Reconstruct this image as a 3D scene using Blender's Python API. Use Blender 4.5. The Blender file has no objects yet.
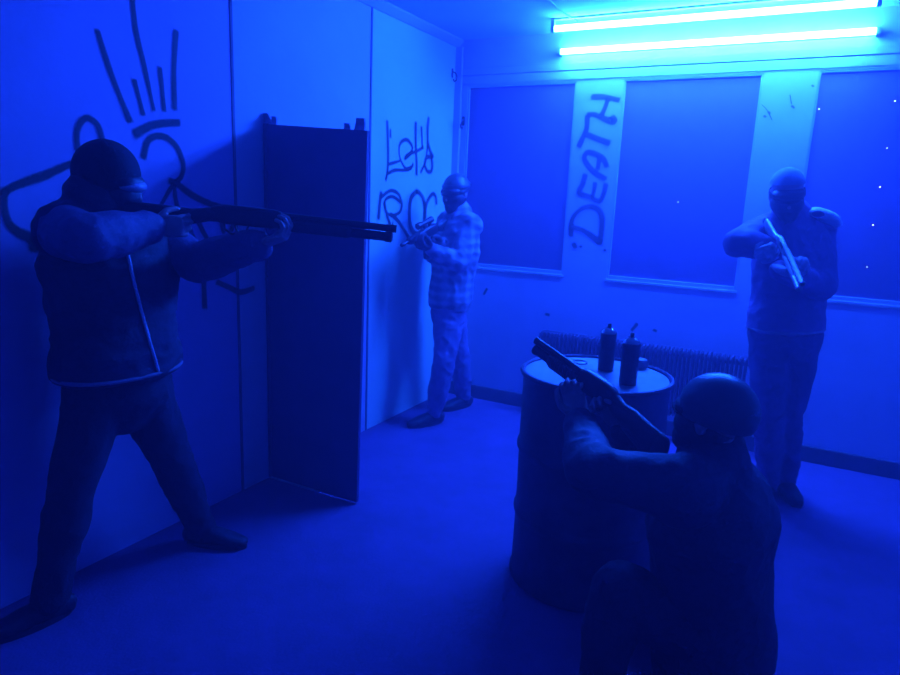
import bpy, bmesh, math, random
from mathutils import Vector, Matrix, noise
from mathutils.bvhtree import BVHTree
random.seed(7)
SC = bpy.context.scene
COL = SC.collection
V = Vector

# ------------------------------------------------------------------ camera
CAM = V((2.48525, -4.69925, 1.581))
FW = V((-0.45236287, 0.86770578, -0.20604492))
RT = V((0.88203985, 0.46943679, 0.04043265))
UP = V((-0.13180871, 0.1634496, 0.97770685))
FPX = 663.5
HF = V((FW.x, FW.y, 0)).normalized()
H = 2.733           # ceiling height


def ray(px, py):
    return FW + RT * ((px - 450) / FPX) - UP * ((py - 337.5) / FPX)


def AH(px, py, h):                     # point at horizontal distance h
    k = ray(px, py)
    return CAM + k * (h / k.dot(HF))


def AP(px, py, ax, v):                 # point on the plane axis ax = v
    k = ray(px, py)
    return CAM + k * ((v - CAM[ax]) / k[ax])


cam_data = bpy.data.cameras.new('camera')
cam_data.sensor_width = 36
cam_data.lens = FPX / 900 * 36
cam_data.clip_start = 0.05
cam = bpy.data.objects.new('camera', cam_data)
COL.objects.link(cam)
m3 = Matrix((RT, UP, -FW)).transposed()
cam.matrix_world = Matrix.Translation(CAM) @ m3.to_4x4()
SC.camera = cam

# ------------------------------------------------------------------ materials
MATS = {}


def mat(name, col, rough=0.7, metal=0.0, var=0.0, scale=8.0, bump=0.0, bscale=60.0, detail=6.0, col2=None, spec=0.5):
    m = bpy.data.materials.new(name)
    m.use_nodes = True
    nt = m.node_tree
    b = nt.nodes['Principled BSDF']
    b.inputs['Roughness'].default_value = rough
    b.inputs['Metallic'].default_value = metal
    b.inputs['Specular IOR Level'].default_value = spec
    c = (*col, 1)
    b.inputs['Base Color'].default_value = c
    if var > 0 or bump > 0:
        tc = nt.nodes.new('ShaderNodeTexCoord')
        if var > 0:
            n = nt.nodes.new('ShaderNodeTexNoise')
            n.inputs['Scale'].default_value = scale
            n.inputs['Detail'].default_value = detail
            n.inputs['Roughness'].default_value = 0.65
            nt.links.new(tc.outputs['Object'], n.inputs['Vector'])
            r = nt.nodes.new('ShaderNodeValToRGB')
            r.color_ramp.elements[0].position = 0.32
            r.color_ramp.elements[1].position = 0.68
            d = col2 if col2 else tuple(x * (1 - var) for x in col)
            r.color_ramp.elements[0].color = (*d, 1)
            r.color_ramp.elements[1].color = c
            nt.links.new(n.outputs['Fac'], r.inputs['Fac'])
            nt.links.new(r.outputs['Color'], b.inputs['Base Color'])
        if bump > 0:
            n2 = nt.nodes.new('ShaderNodeTexNoise')
            n2.inputs['Scale'].default_value = bscale
            n2.inputs['Detail'].default_value = 4
            nt.links.new(tc.outputs['Object'], n2.inputs['Vector'])
            bp = nt.nodes.new('ShaderNodeBump')
            bp.inputs['Strength'].default_value = bump
            bp.inputs['Distance'].default_value = 0.01
            nt.links.new(n2.outputs['Fac'], bp.inputs['Height'])
            nt.links.new(bp.outputs['Normal'], b.inputs['Normal'])
    MATS[name] = m
    return m


WALLC = (0.62, 0.60, 0.66)
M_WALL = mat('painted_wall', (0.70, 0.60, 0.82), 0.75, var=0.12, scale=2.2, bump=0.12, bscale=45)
M_WALL_A = mat('painted_falloff_sheet', (0.68, 0.44, 0.82), 0.75, var=0.12, scale=2.2, bump=0.12, bscale=45)  # less green away from the lamps: their cyan falloff painted in
M_WALL_C = mat('painted_glow_sheet', (0.72, 0.82, 0.80), 0.75, var=0.10, scale=2.2, bump=0.12, bscale=45)  # greener near the lamps: their cyan glow put into the sheet colour
M_BACK = mat('painted_back_wall', (0.62, 0.50, 0.74), 0.75, var=0.16, scale=3.0, bump=0.15, bscale=40)
M_CEIL = mat('ceiling_paint', (0.60, 0.66, 0.66), 0.85, var=0.1, scale=3, bump=0.1, bscale=50)
M_FLOOR = mat('dusty_floor', (0.26, 0.085, 0.28), 0.8, var=0.28, scale=4.5, bump=0.25, bscale=90, detail=9)
M_REAR = mat('far_room_paint', (0.70, 0.55, 0.80), 0.85, var=0.1, scale=3)
M_SEAM = mat('dark_joint', (0.22, 0.14, 0.26), 0.8, var=0.3, scale=20)
M_BASE = mat('baseboard_paint', (0.12, 0.075, 0.14), 0.6, var=0.3, scale=14)
M_BOARD = mat('window_board', (0.20, 0.085, 0.25), 0.8, var=0.12, scale=6, bump=0.1, bscale=120)
M_FRAME = mat('window_frame_paint', (0.5, 0.48, 0.55), 0.6, var=0.15, scale=9)
M_PANEL = mat('dark_board', (0.17, 0.06, 0.2), 0.65, var=0.25, scale=6, bump=0.1, bscale=70)
M_STRIP = mat('painted_floor_light', (0.5, 0.42, 0.5), 0.5, var=0.2, scale=30)
M_TAPE = mat('torn_tape', (0.4, 0.3, 0.48), 0.6, var=0.3, scale=40)
M_RAD = mat('radiator_paint', (0.1, 0.05, 0.12), 0.55, var=0.35, scale=18, bump=0.1, bscale=80)
M_DRUM = mat('drum_paint', (0.12, 0.05, 0.14), 0.5, metal=0.2, var=0.5, scale=9, bump=0.15, bscale=30)
M_LID = mat('drum_lid_metal', (0.42, 0.40, 0.45), 0.42, metal=0.25, var=0.35, scale=7, bump=0.1, bscale=40)
M_CAN = mat('spray_can_paint', (0.06, 0.04, 0.075), 0.35, metal=0.3, var=0.4, scale=40)
M_CANTOP = mat('spray_can_metal', (0.55, 0.53, 0.58), 0.2, metal=0.9, var=0.2, scale=40)
M_CAP = mat('pale_plastic', (0.35, 0.3, 0.4), 0.4, var=0.1, scale=30)
M_GUN = mat('gun_black', (0.05, 0.03, 0.055), 0.38, metal=0.3, var=0.3, scale=30)
M_GUNPOLY = mat('gun_polymer', (0.055, 0.03, 0.06), 0.5, var=0.3, scale=30)
M_GUNPALE = mat('gun_pale_lit_steel', (0.42, 0.40, 0.45), 0.35, metal=0.35, var=0.25, scale=40)
M_SKIN = mat('skin', (0.55, 0.3, 0.34), 0.55, var=0.15, scale=18)
M_JACK1 = mat('padded_jacket_cloth', (0.075, 0.03, 0.08), 0.75, var=0.3, scale=10, bump=0.25, bscale=110)
M_SLEEVE1 = mat('padded_sleeve_cloth', (0.21, 0.11, 0.24), 0.75, var=0.2, scale=10, bump=0.25, bscale=110)
M_PANTS1 = mat('dark_trouser_cloth', (0.05, 0.018, 0.055), 0.85, var=0.3, scale=12, bump=0.3, bscale=120)
M_SHOE = mat('dark_shoe', (0.05, 0.02, 0.055), 0.6, var=0.3, scale=20)
M_PIPING = mat('pale_piping', (0.8, 0.65, 0.85), 0.5, var=0.1, scale=40)
M_HEM = mat('hem_tape', (0.34, 0.24, 0.38), 0.6, var=0.15, scale=30)
M_KNIT = mat('dark_knit', (0.04, 0.018, 0.045), 0.85, var=0.3, scale=40, bump=0.5, bscale=260)
M_KNITG = mat('grey_knit', (0.42, 0.38, 0.46), 0.8, var=0.2, scale=40, bump=0.4, bscale=260)
M_KNITS = mat('smooth_grey_cloth', (0.11, 0.095, 0.13), 0.36, var=0.15, scale=20, bump=0.1, bscale=160)
M_MASK = mat('mask_plastic', (0.05, 0.025, 0.055), 0.5, var=0.2, scale=20)
M_LENS = mat('mask_lens', (0.55, 0.45, 0.6), 0.12, var=0.1, scale=8)
M_LENSD = mat('dark_lens', (0.03, 0.025, 0.04), 0.08, var=0.1, scale=8)
M_JEANS = mat('worn_jeans', (0.36, 0.2, 0.42), 0.85, var=0.35, scale=9, bump=0.3, bscale=160)
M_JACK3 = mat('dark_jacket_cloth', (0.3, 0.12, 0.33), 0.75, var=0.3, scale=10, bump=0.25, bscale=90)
M_JACK3P = mat('lit_shoulder_cloth', (0.75, 0.75, 0.8), 0.7, var=0.15, scale=16, bump=0.2, bscale=120)
M_PANTS3 = mat('dark_work_trousers', (0.24, 0.1, 0.27), 0.85, var=0.35, scale=10, bump=0.3, bscale=120)
M_PANTS4 = mat('charcoal_trousers', (0.07, 0.028, 0.075), 0.85, var=0.3, scale=10, bump=0.3, bscale=120)
M_JACK4 = mat('dark_parka_cloth', (0.07, 0.025, 0.075), 0.7, var=0.3, scale=9, bump=0.25, bscale=90)
M_GLOVE = mat('dark_glove', (0.08, 0.05, 0.09), 0.7, var=0.3, scale=40)
M_GLOVEP = mat('pale_glove', (0.5, 0.42, 0.55), 0.7, var=0.3, scale=40)
M_HOUS = mat('lamp_housing', (0.6, 0.6, 0.62), 0.5, var=0.1, scale=20)
M_CABLE = mat('cable_sheath', (0.45, 0.45, 0.48), 0.6, var=0.1, scale=30)

# plaid shirt: two crossing sets of woven bands
m = bpy.data.materials.new('plaid_cloth'); m.use_nodes = True
nt = m.node_tree; b = nt.nodes['Principled BSDF']; b.inputs['Roughness'].default_value = 0.85
tc = nt.nodes.new('ShaderNodeTexCoord')
mixes = []
for direction, sc_ in (('Z', 5.2), ('DIAGONAL', 5.5)):
    w = nt.nodes.new('ShaderNodeTexWave'); w.wave_type = 'BANDS'
    if direction == 'Z':
        w.bands_direction = 'Z'
        nt.links.new(tc.outputs['Object'], w.inputs['Vector'])
    else:
        mp = nt.nodes.new('ShaderNodeMapping'); mp.inputs['Scale'].default_value = (1, 1, 0)
        nt.links.new(tc.outputs['Object'], mp.inputs['Vector'])
        w.bands_direction = 'DIAGONAL'
        nt.links.new(mp.outputs['Vector'], w.inputs['Vector'])
    w.inputs['Scale'].default_value = sc_
    w.inputs['Distortion'].default_value = 0.8
    mixes.append(w)
ad = nt.nodes.new('ShaderNodeMath'); ad.operation = 'ADD'
nt.links.new(mixes[0].outputs['Fac'], ad.inputs[0]); nt.links.new(mixes[1].outputs['Fac'], ad.inputs[1])
hv = nt.nodes.new('ShaderNodeMath'); hv.operation = 'MULTIPLY'; hv.inputs[1].default_value = 0.5
nt.links.new(ad.outputs[0], hv.inputs[0])
r = nt.nodes.new('ShaderNodeValToRGB')
r.color_ramp.elements[0].position = 0.2; r.color_ramp.elements[1].position = 0.85
r.color_ramp.elements[0].color = (0.18, 0.13, 0.22, 1); r.color_ramp.elements[1].color = (0.46, 0.38, 0.52, 1)
nt.links.new(hv.outputs[0], r.inputs['Fac']); nt.links.new(r.outputs['Color'], b.inputs['Base Color'])
M_PLAID = m


def emis(name, col, s):
    m = bpy.data.materials.new(name); m.use_nodes = True
    nt = m.node_tree; b = nt.nodes['Principled BSDF']
    b.inputs['Base Color'].default_value = (0.8, 0.8, 0.8, 1)
    b.inputs['Emission Color'].default_value = (*col, 1)
    b.inputs['Emission Strength'].default_value = s
    return m


M_TUBE = emis('blue_tube_glow', (0.0068, 0.070, 1.0), 590)
M_HOLE = emis('pinhole_daylight', (0.55, 0.65, 1.0), 4.0)

# spray paint with soft edges (u runs across the stroke)
m = bpy.data.materials.new('spray_paint'); m.use_nodes = True
nt = m.node_tree; b = nt.nodes['Principled BSDF']
b.inputs['Base Color'].default_value = (0.055, 0.045, 0.07, 1); b.inputs['Roughness'].default_value = 0.7
at_ = nt.nodes.new('ShaderNodeAttribute'); at_.attribute_name = 'edge'
tc = nt.nodes.new('ShaderNodeTexCoord')
nz = nt.nodes.new('ShaderNodeTexNoise'); nz.inputs['Scale'].default_value = 160; nz.inputs['Detail'].default_value = 3
nt.links.new(tc.outputs['Object'], nz.inputs['Vector'])
ml = nt.nodes.new('ShaderNodeMath'); ml.operation = 'MULTIPLY_ADD'
ml.inputs[1].default_value = 0.5; nt.links.new(nz.outputs['Fac'], ml.inputs[0]); nt.links.new(at_.outputs['Fac'], ml.inputs[2])
mr = nt.nodes.new('ShaderNodeMapRange'); mr.interpolation_type = 'SMOOTHSTEP'
mr.inputs['From Min'].default_value = 0.22; mr.inputs['From Max'].default_value = 1.08; mr.inputs['To Max'].default_value = 0.9
nt.links.new(ml.outputs[0], mr.inputs['Value'])
tr = nt.nodes.new('ShaderNodeBsdfTransparent'); mx = nt.nodes.new('ShaderNodeMixShader')
nt.links.new(mr.outputs['Result'], mx.inputs['Fac']); nt.links.new(tr.outputs[0], mx.inputs[1]); nt.links.new(b.outputs[0], mx.inputs[2])
nt.links.new(mx.outputs[0], nt.nodes['Material Output'].inputs['Surface'])
M_SPRAY = m


# ------------------------------------------------------------------ mesh helpers
def frame_from(axis, ref):
    a = axis.normalized()
    s = ref - a * ref.dot(a)
    if s.length < 1e-5:
        s = a.orthogonal()
    s.normalize()
    return a, s, a.cross(s).normalized()


class MB:
    def __init__(self):
        self.bm = bmesh.new()

    def box(self, lo, hi, bev=0.0, M=None):
        bm = bmesh.new()
        bmesh.ops.create_cube(bm, size=1)
        lo, hi = V(lo), V(hi)
        for v in bm.verts:
            v.co = V((lo[i] + (v.co[i] + .5) * (hi[i] - lo[i]) for i in range(3)))
        if bev > 0:
            bmesh.ops.bevel(bm, geom=bm.edges[:], offset=bev, segments=2, affect='EDGES', profile=0.5)
        return self.merge(bm, M)

    def merge(self, bm, M=None):
        if M is not None:
            bm.transform(M)
        me = bpy.data.meshes.new('t'); bm.to_mesh(me); bm.free()
        self.bm.from_mesh(me); bpy.data.meshes.remove(me)
        return self

    def rings(self, rings, cap=True, closed=False):
        """rings: list of lists of points; lofts them"""
        bm = self.bm
        R = [[bm.verts.new(p) for p in ring] for ring in rings]
        n = len(R[0])
        pairs = list(zip(R[:-1], R[1:]))
        if closed:
            pairs.append((R[-1], R[0]))
        for A, B in pairs:
            for i in range(n):
                j = (i + 1) % n
                bm.faces.new((A[i], A[j], B[j], B[i]))
        if cap and not closed:
            bm.faces.new(list(reversed(R[0])))
            bm.faces.new(R[-1])
        return self

    def loft(self, pts, radii, ref=V((1, 0, 0)), n=20, round_ends=True, sq=2.0, ref2=None, dome=1.0):
        """tube along pts; radii = r or (side, other); domed ends"""
        pts = [V(p) for p in pts]
        rd = [(q, q) if not isinstance(q, (tuple, list)) else tuple(q) for q in radii]
        P, Q = [], []
        def ring(c, a, s, o, ra, rb):
            out = []
            for k in range(n):
                t = 2 * math.pi * k / n
                ct, st = math.cos(t), math.sin(t)
                if sq != 2.0:
                    ct = math.copysign(abs(ct) ** (2 / sq), ct); st = math.copysign(abs(st) ** (2 / sq), st)
                out.append(c + s * (ra * ct) + o * (rb * st))
            return out
        rings = []
        N = len(pts)
        for i, p in enumerate(pts):
            d = (pts[min(i + 1, N - 1)] - pts[max(i - 1, 0)])
            rf = ref if ref2 is None else ref.lerp(ref2, i / max(1, N - 1))
            a, s, o = frame_from(d, rf)
            ra, rb = rd[i]
            if i == 0 and round_ends:
                m_ = min(ra, rb) * dome
                for f in (85, 60, 30):
                    c = math.cos(math.radians(f)); sn = math.sin(math.radians(f))
                    rings.append(ring(p - a * m_ * sn, a, s, o, ra * c ** min(1, dome), rb * c ** min(1, dome)))
            rings.append(ring(p, a, s, o, ra, rb))
            if i == N - 1 and round_ends:
                m_ = min(ra, rb)
                for f in (30, 60, 85):
                    c = math.cos(math.radians(f)); sn = math.sin(math.radians(f))
                    rings.append(ring(p + a * m_ * sn, a, s, o, ra * c, rb * c))
        return self.rings(rings)

    def ell(self, c, radii, M3=None, u=20, v=12):
        bm = bmesh.new()
        bmesh.ops.create_uvsphere(bm, u_segments=u, v_segments=v, radius=1)
        S = Matrix.Diagonal((*radii, 1))
        M = Matrix.Translation(V(c)) @ (M3.to_4x4() if M3 else Matrix()) @ S
        return self.merge(bm, M)

    def lathe(self, prof, c=V((0, 0, 0)), n=40, M=None):
        bm = bmesh.new()
        rings = []
        for (rr, z) in prof:
            rings.append([bm.verts.new((rr * math.cos(2 * math.pi * k / n), rr * math.sin(2 * math.pi * k / n), z)) for k in range(n)])
        for A, B in zip(rings[:-1], rings[1:]):
            for i in range(n):
                j = (i + 1) % n
                bm.faces.new((A[i], A[j], B[j], B[i]))
        bm.faces.new(list(reversed(rings[0]))); bm.faces.new(rings[-1])
        bmesh.ops.remove_doubles(bm, verts=bm.verts[:], dist=1e-6)
        return self.merge(bm, Matrix.Translation(V(c)) @ (M if M else Matrix()))

    def tube(self, pts, r, n=10, closed=False):
        return self.loft(pts, [r] * len(pts), ref=V((0.13, 0.31, 0.94)), n=n)

    def mesh(self, name, origin=V((0, 0, 0)), smooth=True):
        bmesh.ops.recalc_face_normals(self.bm, faces=self.bm.faces[:])
        me = bpy.data.meshes.new(name)
        if origin.length:
            self.bm.transform(Matrix.Translation(-origin))
        self.bm.to_mesh(me); self.bm.free()
        if smooth:
            me.polygons.foreach_set('use_smooth', [True] * len(me.polygons))
            try:
                me.set_sharp_from_angle(angle=math.radians(38))
            except Exception:
                pass
        return me

    def build(self, name, material, parent=None, origin=None, smooth=True):
        o_ = origin if origin is not None else V((0, 0, 0))
        me = self.mesh(name, o_, smooth)
        me.materials.append(material)
        ob = bpy.data.objects.new(name, me)
        COL.objects.link(ob)
        if parent is not None:
            ob.parent = parent
        else:
            ob.location = o_
        return ob


def fuse(mb, name, material, parent, origin, voxel=0.008, smooth=3, fold=0.0, ffreq=9.0, stretch=(1, 1, 1)):
    """overlapping closed shells -> one continuous smooth surface (applied)"""
    me = mb.mesh(name)
    tmp = bpy.data.objects.new('tmp', me); COL.objects.link(tmp)
    md = tmp.modifiers.new('r', 'REMESH'); md.mode = 'VOXEL'; md.voxel_size = voxel
    sm = tmp.modifiers.new('s', 'SMOOTH'); sm.factor = 0.5; sm.iterations = smooth
    dg = bpy.context.evaluated_depsgraph_get(); dg.update()
    out = bpy.data.meshes.new_from_object(tmp.evaluated_get(dg))
    bpy.data.objects.remove(tmp); bpy.data.meshes.remove(me)
    if fold > 0:
        ns = [v.normal.copy() for v in out.vertices]
        for v, nn in zip(out.vertices, ns):
            q = V((v.co.x * stretch[0], v.co.y * stretch[1], v.co.z * stretch[2])) * ffreq
            w = noise.noise(q) * 0.7 + (0.5 - abs(noise.noise(q * 1.9 + V((5, 3, 1))))) * 0.7 - 0.1
            v.co += nn * (fold * w)
    out.transform(Matrix.Translation(-origin))
    out.name = name
    out.polygons.foreach_set('use_smooth', [True] * len(out.polygons))
    out.materials.clear(); out.materials.append(material)
    ob = bpy.data.objects.new(name, out); COL.objects.link(ob)
    ob.parent = parent
    return ob


def thing(name, label, cat, loc=(0, 0, 0), group=None, M=None):
    o = bpy.data.objects.new(name, None); COL.objects.link(o)
    o.empty_display_size = 0.1
    if M is not None:
        o.matrix_world = M
    else:
        o.location = loc
    tag(o, label, cat, group)
    return o


def tag(o, label, cat, group=None):
    o['label'] = label; o['category'] = cat
    if group:
        o['group'] = group
    return o


def struct(o):
    o['kind'] = 'structure'
    return o


# ------------------------------------------------------------------ the room
XR, YR = 4.3, -6.2          # right wall and the wall behind the camera
ZT, ZB = 2.405, 1.062       # window heads and sills
WIN = [(0.10, 0.945), (1.272, 2.130), (2.428, 3.27)]

struct(MB().box((-0.12, YR, -0.1), (XR + .12, 0.12, 0)).build('floor', M_FLOOR, smooth=False))
struct(MB().box((-0.12, YR, H), (XR + .12, 0.12, H + 0.1)).build('ceiling', M_CEIL, smooth=False))
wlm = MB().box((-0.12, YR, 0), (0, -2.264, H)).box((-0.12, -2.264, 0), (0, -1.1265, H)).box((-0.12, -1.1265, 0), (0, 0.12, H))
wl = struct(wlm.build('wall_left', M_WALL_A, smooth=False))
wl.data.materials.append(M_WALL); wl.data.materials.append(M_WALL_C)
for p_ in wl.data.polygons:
    p_.material_index = 0 if p_.center.y < -2.264 else (1 if p_.center.y < -1.1265 else 2)  # tint steps greener towards the lamps, as painted glow
struct(MB().box((XR, YR, 0), (XR + .12, 0.12, H)).build('wall_right', M_REAR, smooth=False))
struct(MB().box((-0.12, YR - .12, 0), (XR + .12, YR, H)).build('wall_rear', M_REAR, smooth=False))
# back wall with its three window openings
bw = MB()
bw.box((0, 0, 0), (XR, 0.12, ZB)).box((0, 0, ZT), (XR, 0.12, H))
xs = [0.0] + [x for w in WIN for x in w] + [XR]
for k in range(0, len(xs), 2):
    bw.box((xs[k], 0, ZB), (xs[k + 1], 0.12, ZT))
wb = struct(bw.build('wall_back', M_BACK, smooth=False))
# header ledges over the windows
hd = MB().box((0.02, -0.010, 2.480), (XR, 0, 2.53), 0.003).box((0.02, -0.006, 2.418), (XR, 0, 2.474), 0.002)
struct(hd.build('trim_1', M_BACK, smooth=False))
# cornice on the left wall
co = MB()
co.rings([[V((0, y, H - 0.05)), V((0.012, y, H - 0.05)), V((0.05, y, H - 0.012)), V((0.05, y, H)), V((0, y, H))] for y in (YR, 0)])
struct(co.build('trim_2', M_WALL, smooth=False))
# dark joints between the wall sheets
struct(MB().box((0, -2.272, 0), (0.004, -2.256, H - 0.05)).build('trim_3', M_SEAM, smooth=False))
struct(MB().box((0, -1.134, 0), (0.005, -1.119, H - 0.05)).build('trim_4', M_SEAM, smooth=False))
# narrow batten in the corner
struct(MB().box((0.0, -0.03, 0.1), (0.055, 0, H - .05), 0.004).build('trim_5', M_BACK, smooth=False))
struct(MB().box((0.0, -0.02, 0), (XR, 0, 0.105), 0.004).build('baseboard_back', M_BASE, smooth=False))

for i, (x0, x1) in enumerate(WIN):
    f = MB()
    t = 0.014
    y0, y1 = 0.004, 0.075
    f.box((x0, y0, ZB), (x0 + t, y1, ZT), 0.003).box((x1 - t, y0, ZB), (x1, y1, ZT), 0.003)
    f.box((x0 + t, y0, ZB), (x1 - t, y1, ZB + t + .01), 0.003).box((x0 + t, y0, ZT - .012), (x1 - t, y1, ZT), 0.003)
    fr = struct(f.build('window_%d' % (i + 1), M_FRAME, smooth=False))
    MB().box((x0 + t, 0.018, ZB + t), (x1 - t, 0.033, ZT - .012)).build('board', M_BOARD, fr, smooth=False)
    s = MB().box((x0 - .008, -0.009, ZB - .022), (x1 + .008, 0.02, ZB - .002), 0.003)
    s.build('sill', M_FRAME, fr, smooth=False)
    spots = {1: [(678, 202)], 2: [(819, 109), (895, 101), (887, 148), (880, 187), (873, 225), (867, 267)]}.get(i, [])
    for k, (px, py) in enumerate(spots):
        p = AP(px, py, 1, 0.0175)
        p.x = min(max(p.x, x0 + t + .01), x1 - t - .01)
        rr = 0.004 if (px, py) != (678, 202) and k % 3 != 2 else 0.0028
        hb = MB().lathe([(0.0005, 0), (rr, 0), (rr, .0012), (0.0005, .0012)], n=12, M=Matrix.Rotation(math.pi / 2, 4, 'X'))
        h_ = hb.build('pinhole', M_HOLE, fr)
        h_.location = p

# ------------------------------------------------------------------ graffiti (paint on the walls)
EPS = [0.0]


def stroke(bm, pts3, w, nrm, layer):
    """soft ribbon along a smoothed polyline lying on a wall"""
    P = [V(p) for p in pts3]
    S = []
    for i in range(len(P) - 1):
        a = P[max(i - 1, 0)]; b_ = P[i]; c = P[i + 1]; d = P[min(i + 2, len(P) - 1)]
        for k in range(6):
            t = k / 6
            S.append(0.5 * ((2 * b_) + (c - a) * t + (2 * a - 5 * b_ + 4 * c - d) * t * t + (3 * b_ - a - 3 * c + d) * t ** 3))
    S.append(P[-1])
    # small overshoot for rounded soft ends
    S = [S[0] + (S[0] - S[1]).normalized() * w * .45] + S + [S[-1] + (S[-1] - S[-2]).normalized() * w * .45]
    EPS[0] += 0.00012
    off = nrm * (0.0022 + EPS[0])
    prof = [(-0.62, 0.0), (-0.34, 0.62), (0.0, 0.85), (0.34, 0.62), (0.62, 0.0)]
    prev = None
    N = len(S)
    for i, p in enumerate(S):
        d = (S[min(i + 1, N - 1)] - S[max(i - 1, 0)])
        if d.length < 1e-7:
            continue
        d.normalize(); s = nrm.cross(d).normalized()
        end = 0.0 if i in (0, N - 1) else 1.0
        wv = w * (0.85 + 0.3 * noise.noise(p * 7 + V((3, 1, 2))))
        row = []
        for q, e in prof:
            v = bm.verts.new(p + off + s * q * wv)
            v[layer] = e * end
            row.append(v)
        if prev:
            for a in range(len(prof) - 1):
                bm.faces.new((prev[a], prev[a + 1], row[a + 1], row[a]))
        prev = row


def graffiti(name, label, strokes, proj, nrm, parent, fatness=1.35):
    bm = bmesh.new()
    layer = bm.verts.layers.float.new('edge')
    EPS[0] = 0
    for w, pts in strokes:
        stroke(bm, [proj(*p) for p in pts], w * fatness, nrm, layer)
    me = bpy.data.meshes.new(name); bm.to_mesh(me); bm.free()
    me.materials.append(M_SPRAY)
    o = bpy.data.objects.new(name, me); COL.objects.link(o)
    o.parent = parent
    o['label'] = label
    return o


onL = lambda px, py: AP(px, py, 0, 0.0)
onB = lambda px, py: AP(px, py, 1, 0.0)


def z(ox, oy, s, pts):
    return [(ox + x / s, oy + y / s) for x, y in pts]


A1 = lambda pts: z(0, 0, 3, pts)          # reading of the crown area
crown = [
    (0.030, A1([(292, 95), (330, 215), (388, 362)])), (0.026, A1([(392, -60), (405, 80), (432, 200), (460, 328)])),
    (0.026, A1([(402, 242), (415, 290), (428, 342)])), (0.026, A1([(478, 205), (485, 265), (492, 330)])),
    (0.030, A1([(527, 95), (521, 210), (523, 325)])), (0.034, A1([(405, 402), (450, 378), (490, 370), (535, 368)])),
    (0.030, A1([(430, 470), (445, 420), (485, 408), (525, 435), (548, 490), (542, 530), (520, 550)])),
    (0.026, A1([(235, 470), (230, 395), (255, 355), (290, 372), (306, 420)])),
    (0.032, z(0, 160, 4.82, [(372, 8), (300, 35), (230, 68), (140, 100), (60, 130), (20, 158)])),
    (0.036, z(0, 160, 4.82, [(20, 150), (18, 220), (38, 300), (85, 345), (150, 380), (165, 430)])),
    (0.034, z(140, 180, 5.625, [(165, 5), (210, 25), (300, 90), (420, 145), (520, 175)])),
    (0.026, z(140, 180, 5.625, [(180, 30), (150, 80), (110, 150)])), (0.026, z(140, 180, 5.625, [(190, 40), (195, 90), (205, 145)])),
    (0.030, [(187, 222), (192, 236), (200, 252)]), (0.030, [(197, 220), (205, 236), (214, 247), (226, 240), (233, 224)]),
    (0.026, [(222, 214), (221, 224), (223, 232)]), (0.036, [(203, 262), (203.5, 285), (204, 307)]),
    (0.028, [(217, 282), (228, 287), (240, 292), (253, 288)]),
]
graffiti('crown_graffiti', 'sprayed crowned stick figure on the left wall', crown, onL, V((1, 0, 0)), wl, 1.15)
L1 = lambda pts: z(370, 110, 9.64, pts)
L2 = lambda pts: z(370, 170, 7.5, pts)
lets = [
    (0.022, L1([(163, 110), (170, 300), (172, 480), (165, 600), (150, 670)])), (0.016, L1([(195, 190), (195, 260)])),
    (0.020, L1([(175, 610), (240, 580), (340, 580), (395, 560)])), (0.018, L1([(185, 520), (240, 505), (285, 490)])),
    (0.020, L1([(340, 465), (385, 420), (405, 360), (370, 300), (330, 288), (285, 330), (278, 420), (300, 500), (345, 565), (400, 545), (410, 520)])),
    (0.018, L1([(330, 470), (360, 430), (440, 400), (510, 360)])),
    (0.026, L1([(438, 125), (437, 250), (440, 400), (445, 520), (445, 620)])), (0.018, L1([(492, 165), (497, 260), (500, 360)])),
    (0.026, L1([(562, 80), (553, 170), (555, 300), (575, 390), (600, 450)])), (0.018, L1([(553, 300), (545, 400), (530, 500), (485, 600)])),
    (0.024, L1([(600, 450), (540, 460), (525, 530), (550, 590), (585, 590), (597, 530), (590, 460)])),
    (0.026, L2([(80, 170), (70, 260), (62, 360)])), (0.020, L2([(85, 200), (150, 155), (210, 180), (235, 260), (215, 320), (160, 340), (125, 320), (105, 260), (120, 215), (170, 200), (225, 240)])),
    (0.024, L2([(105, 250), (125, 340), (155, 430)])), (0.026, L2([(150, 330), (205, 380), (245, 440), (290, 510)])),
    (0.032, L2([(345, 160), (305, 210), (293, 310), (300, 420), (340, 480), (385, 450), (408, 340), (400, 230), (370, 175), (345, 160)])),
    (0.026, L2([(405, 330), (425, 240), (465, 180), (490, 200), (495, 250)])), (0.024, L2([(410, 330), (420, 420), (450, 470)])),
]
graffiti('lettering_graffiti', "black sprayed words LET'S ROC on the left wall", lets, onL, V((1, 0, 0)), wl, 1.6)
D1 = lambda pts: z(560, 80, 6.75, pts)
D2 = lambda pts: z(560, 170, 6.75, pts)
death = [
    (0.036, D1([(220, 115), (300, 115), (395, 135)])), (0.034, D1([(325, 130), (305, 185), (280, 240)])),
    (0.036, D1([(190, 235), (240, 235), (310, 265), (365, 280), (355, 250)])),
    (0.036, D1([(185, 250), (180, 330), (155, 390), (130, 445)])), (0.036, D1([(175, 365), (240, 390), (330, 425)])),
    (0.036, D1([(315, 580), (290, 530), (240, 500), (185, 490), (165, 530), (200, 590), (250, 635), (305, 665)])),
    (0.030, D1([(255, 600), (262, 560), (268, 520)])),
    (0.036, D2([(170, 35), (155, 90), (130, 155), (200, 180), (265, 210), (295, 160), (310, 100)])), (0.030, D2([(222, 170), (232, 130), (238, 90)])),
    (0.036, D2([(75, 440), (75, 370), (95, 310), (150, 260), (215, 248), (265, 275), (285, 330), (280, 410), (268, 490)])),
    (0.036, D2([(80, 385), (140, 400), (210, 440), (265, 485)])), (0.034, D2([(92, 500), (105, 520)])),
    (0.020, D2([(300, 540), (306, 545)])), (0.020, D2([(138, 515), (144, 520)])),
]
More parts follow.
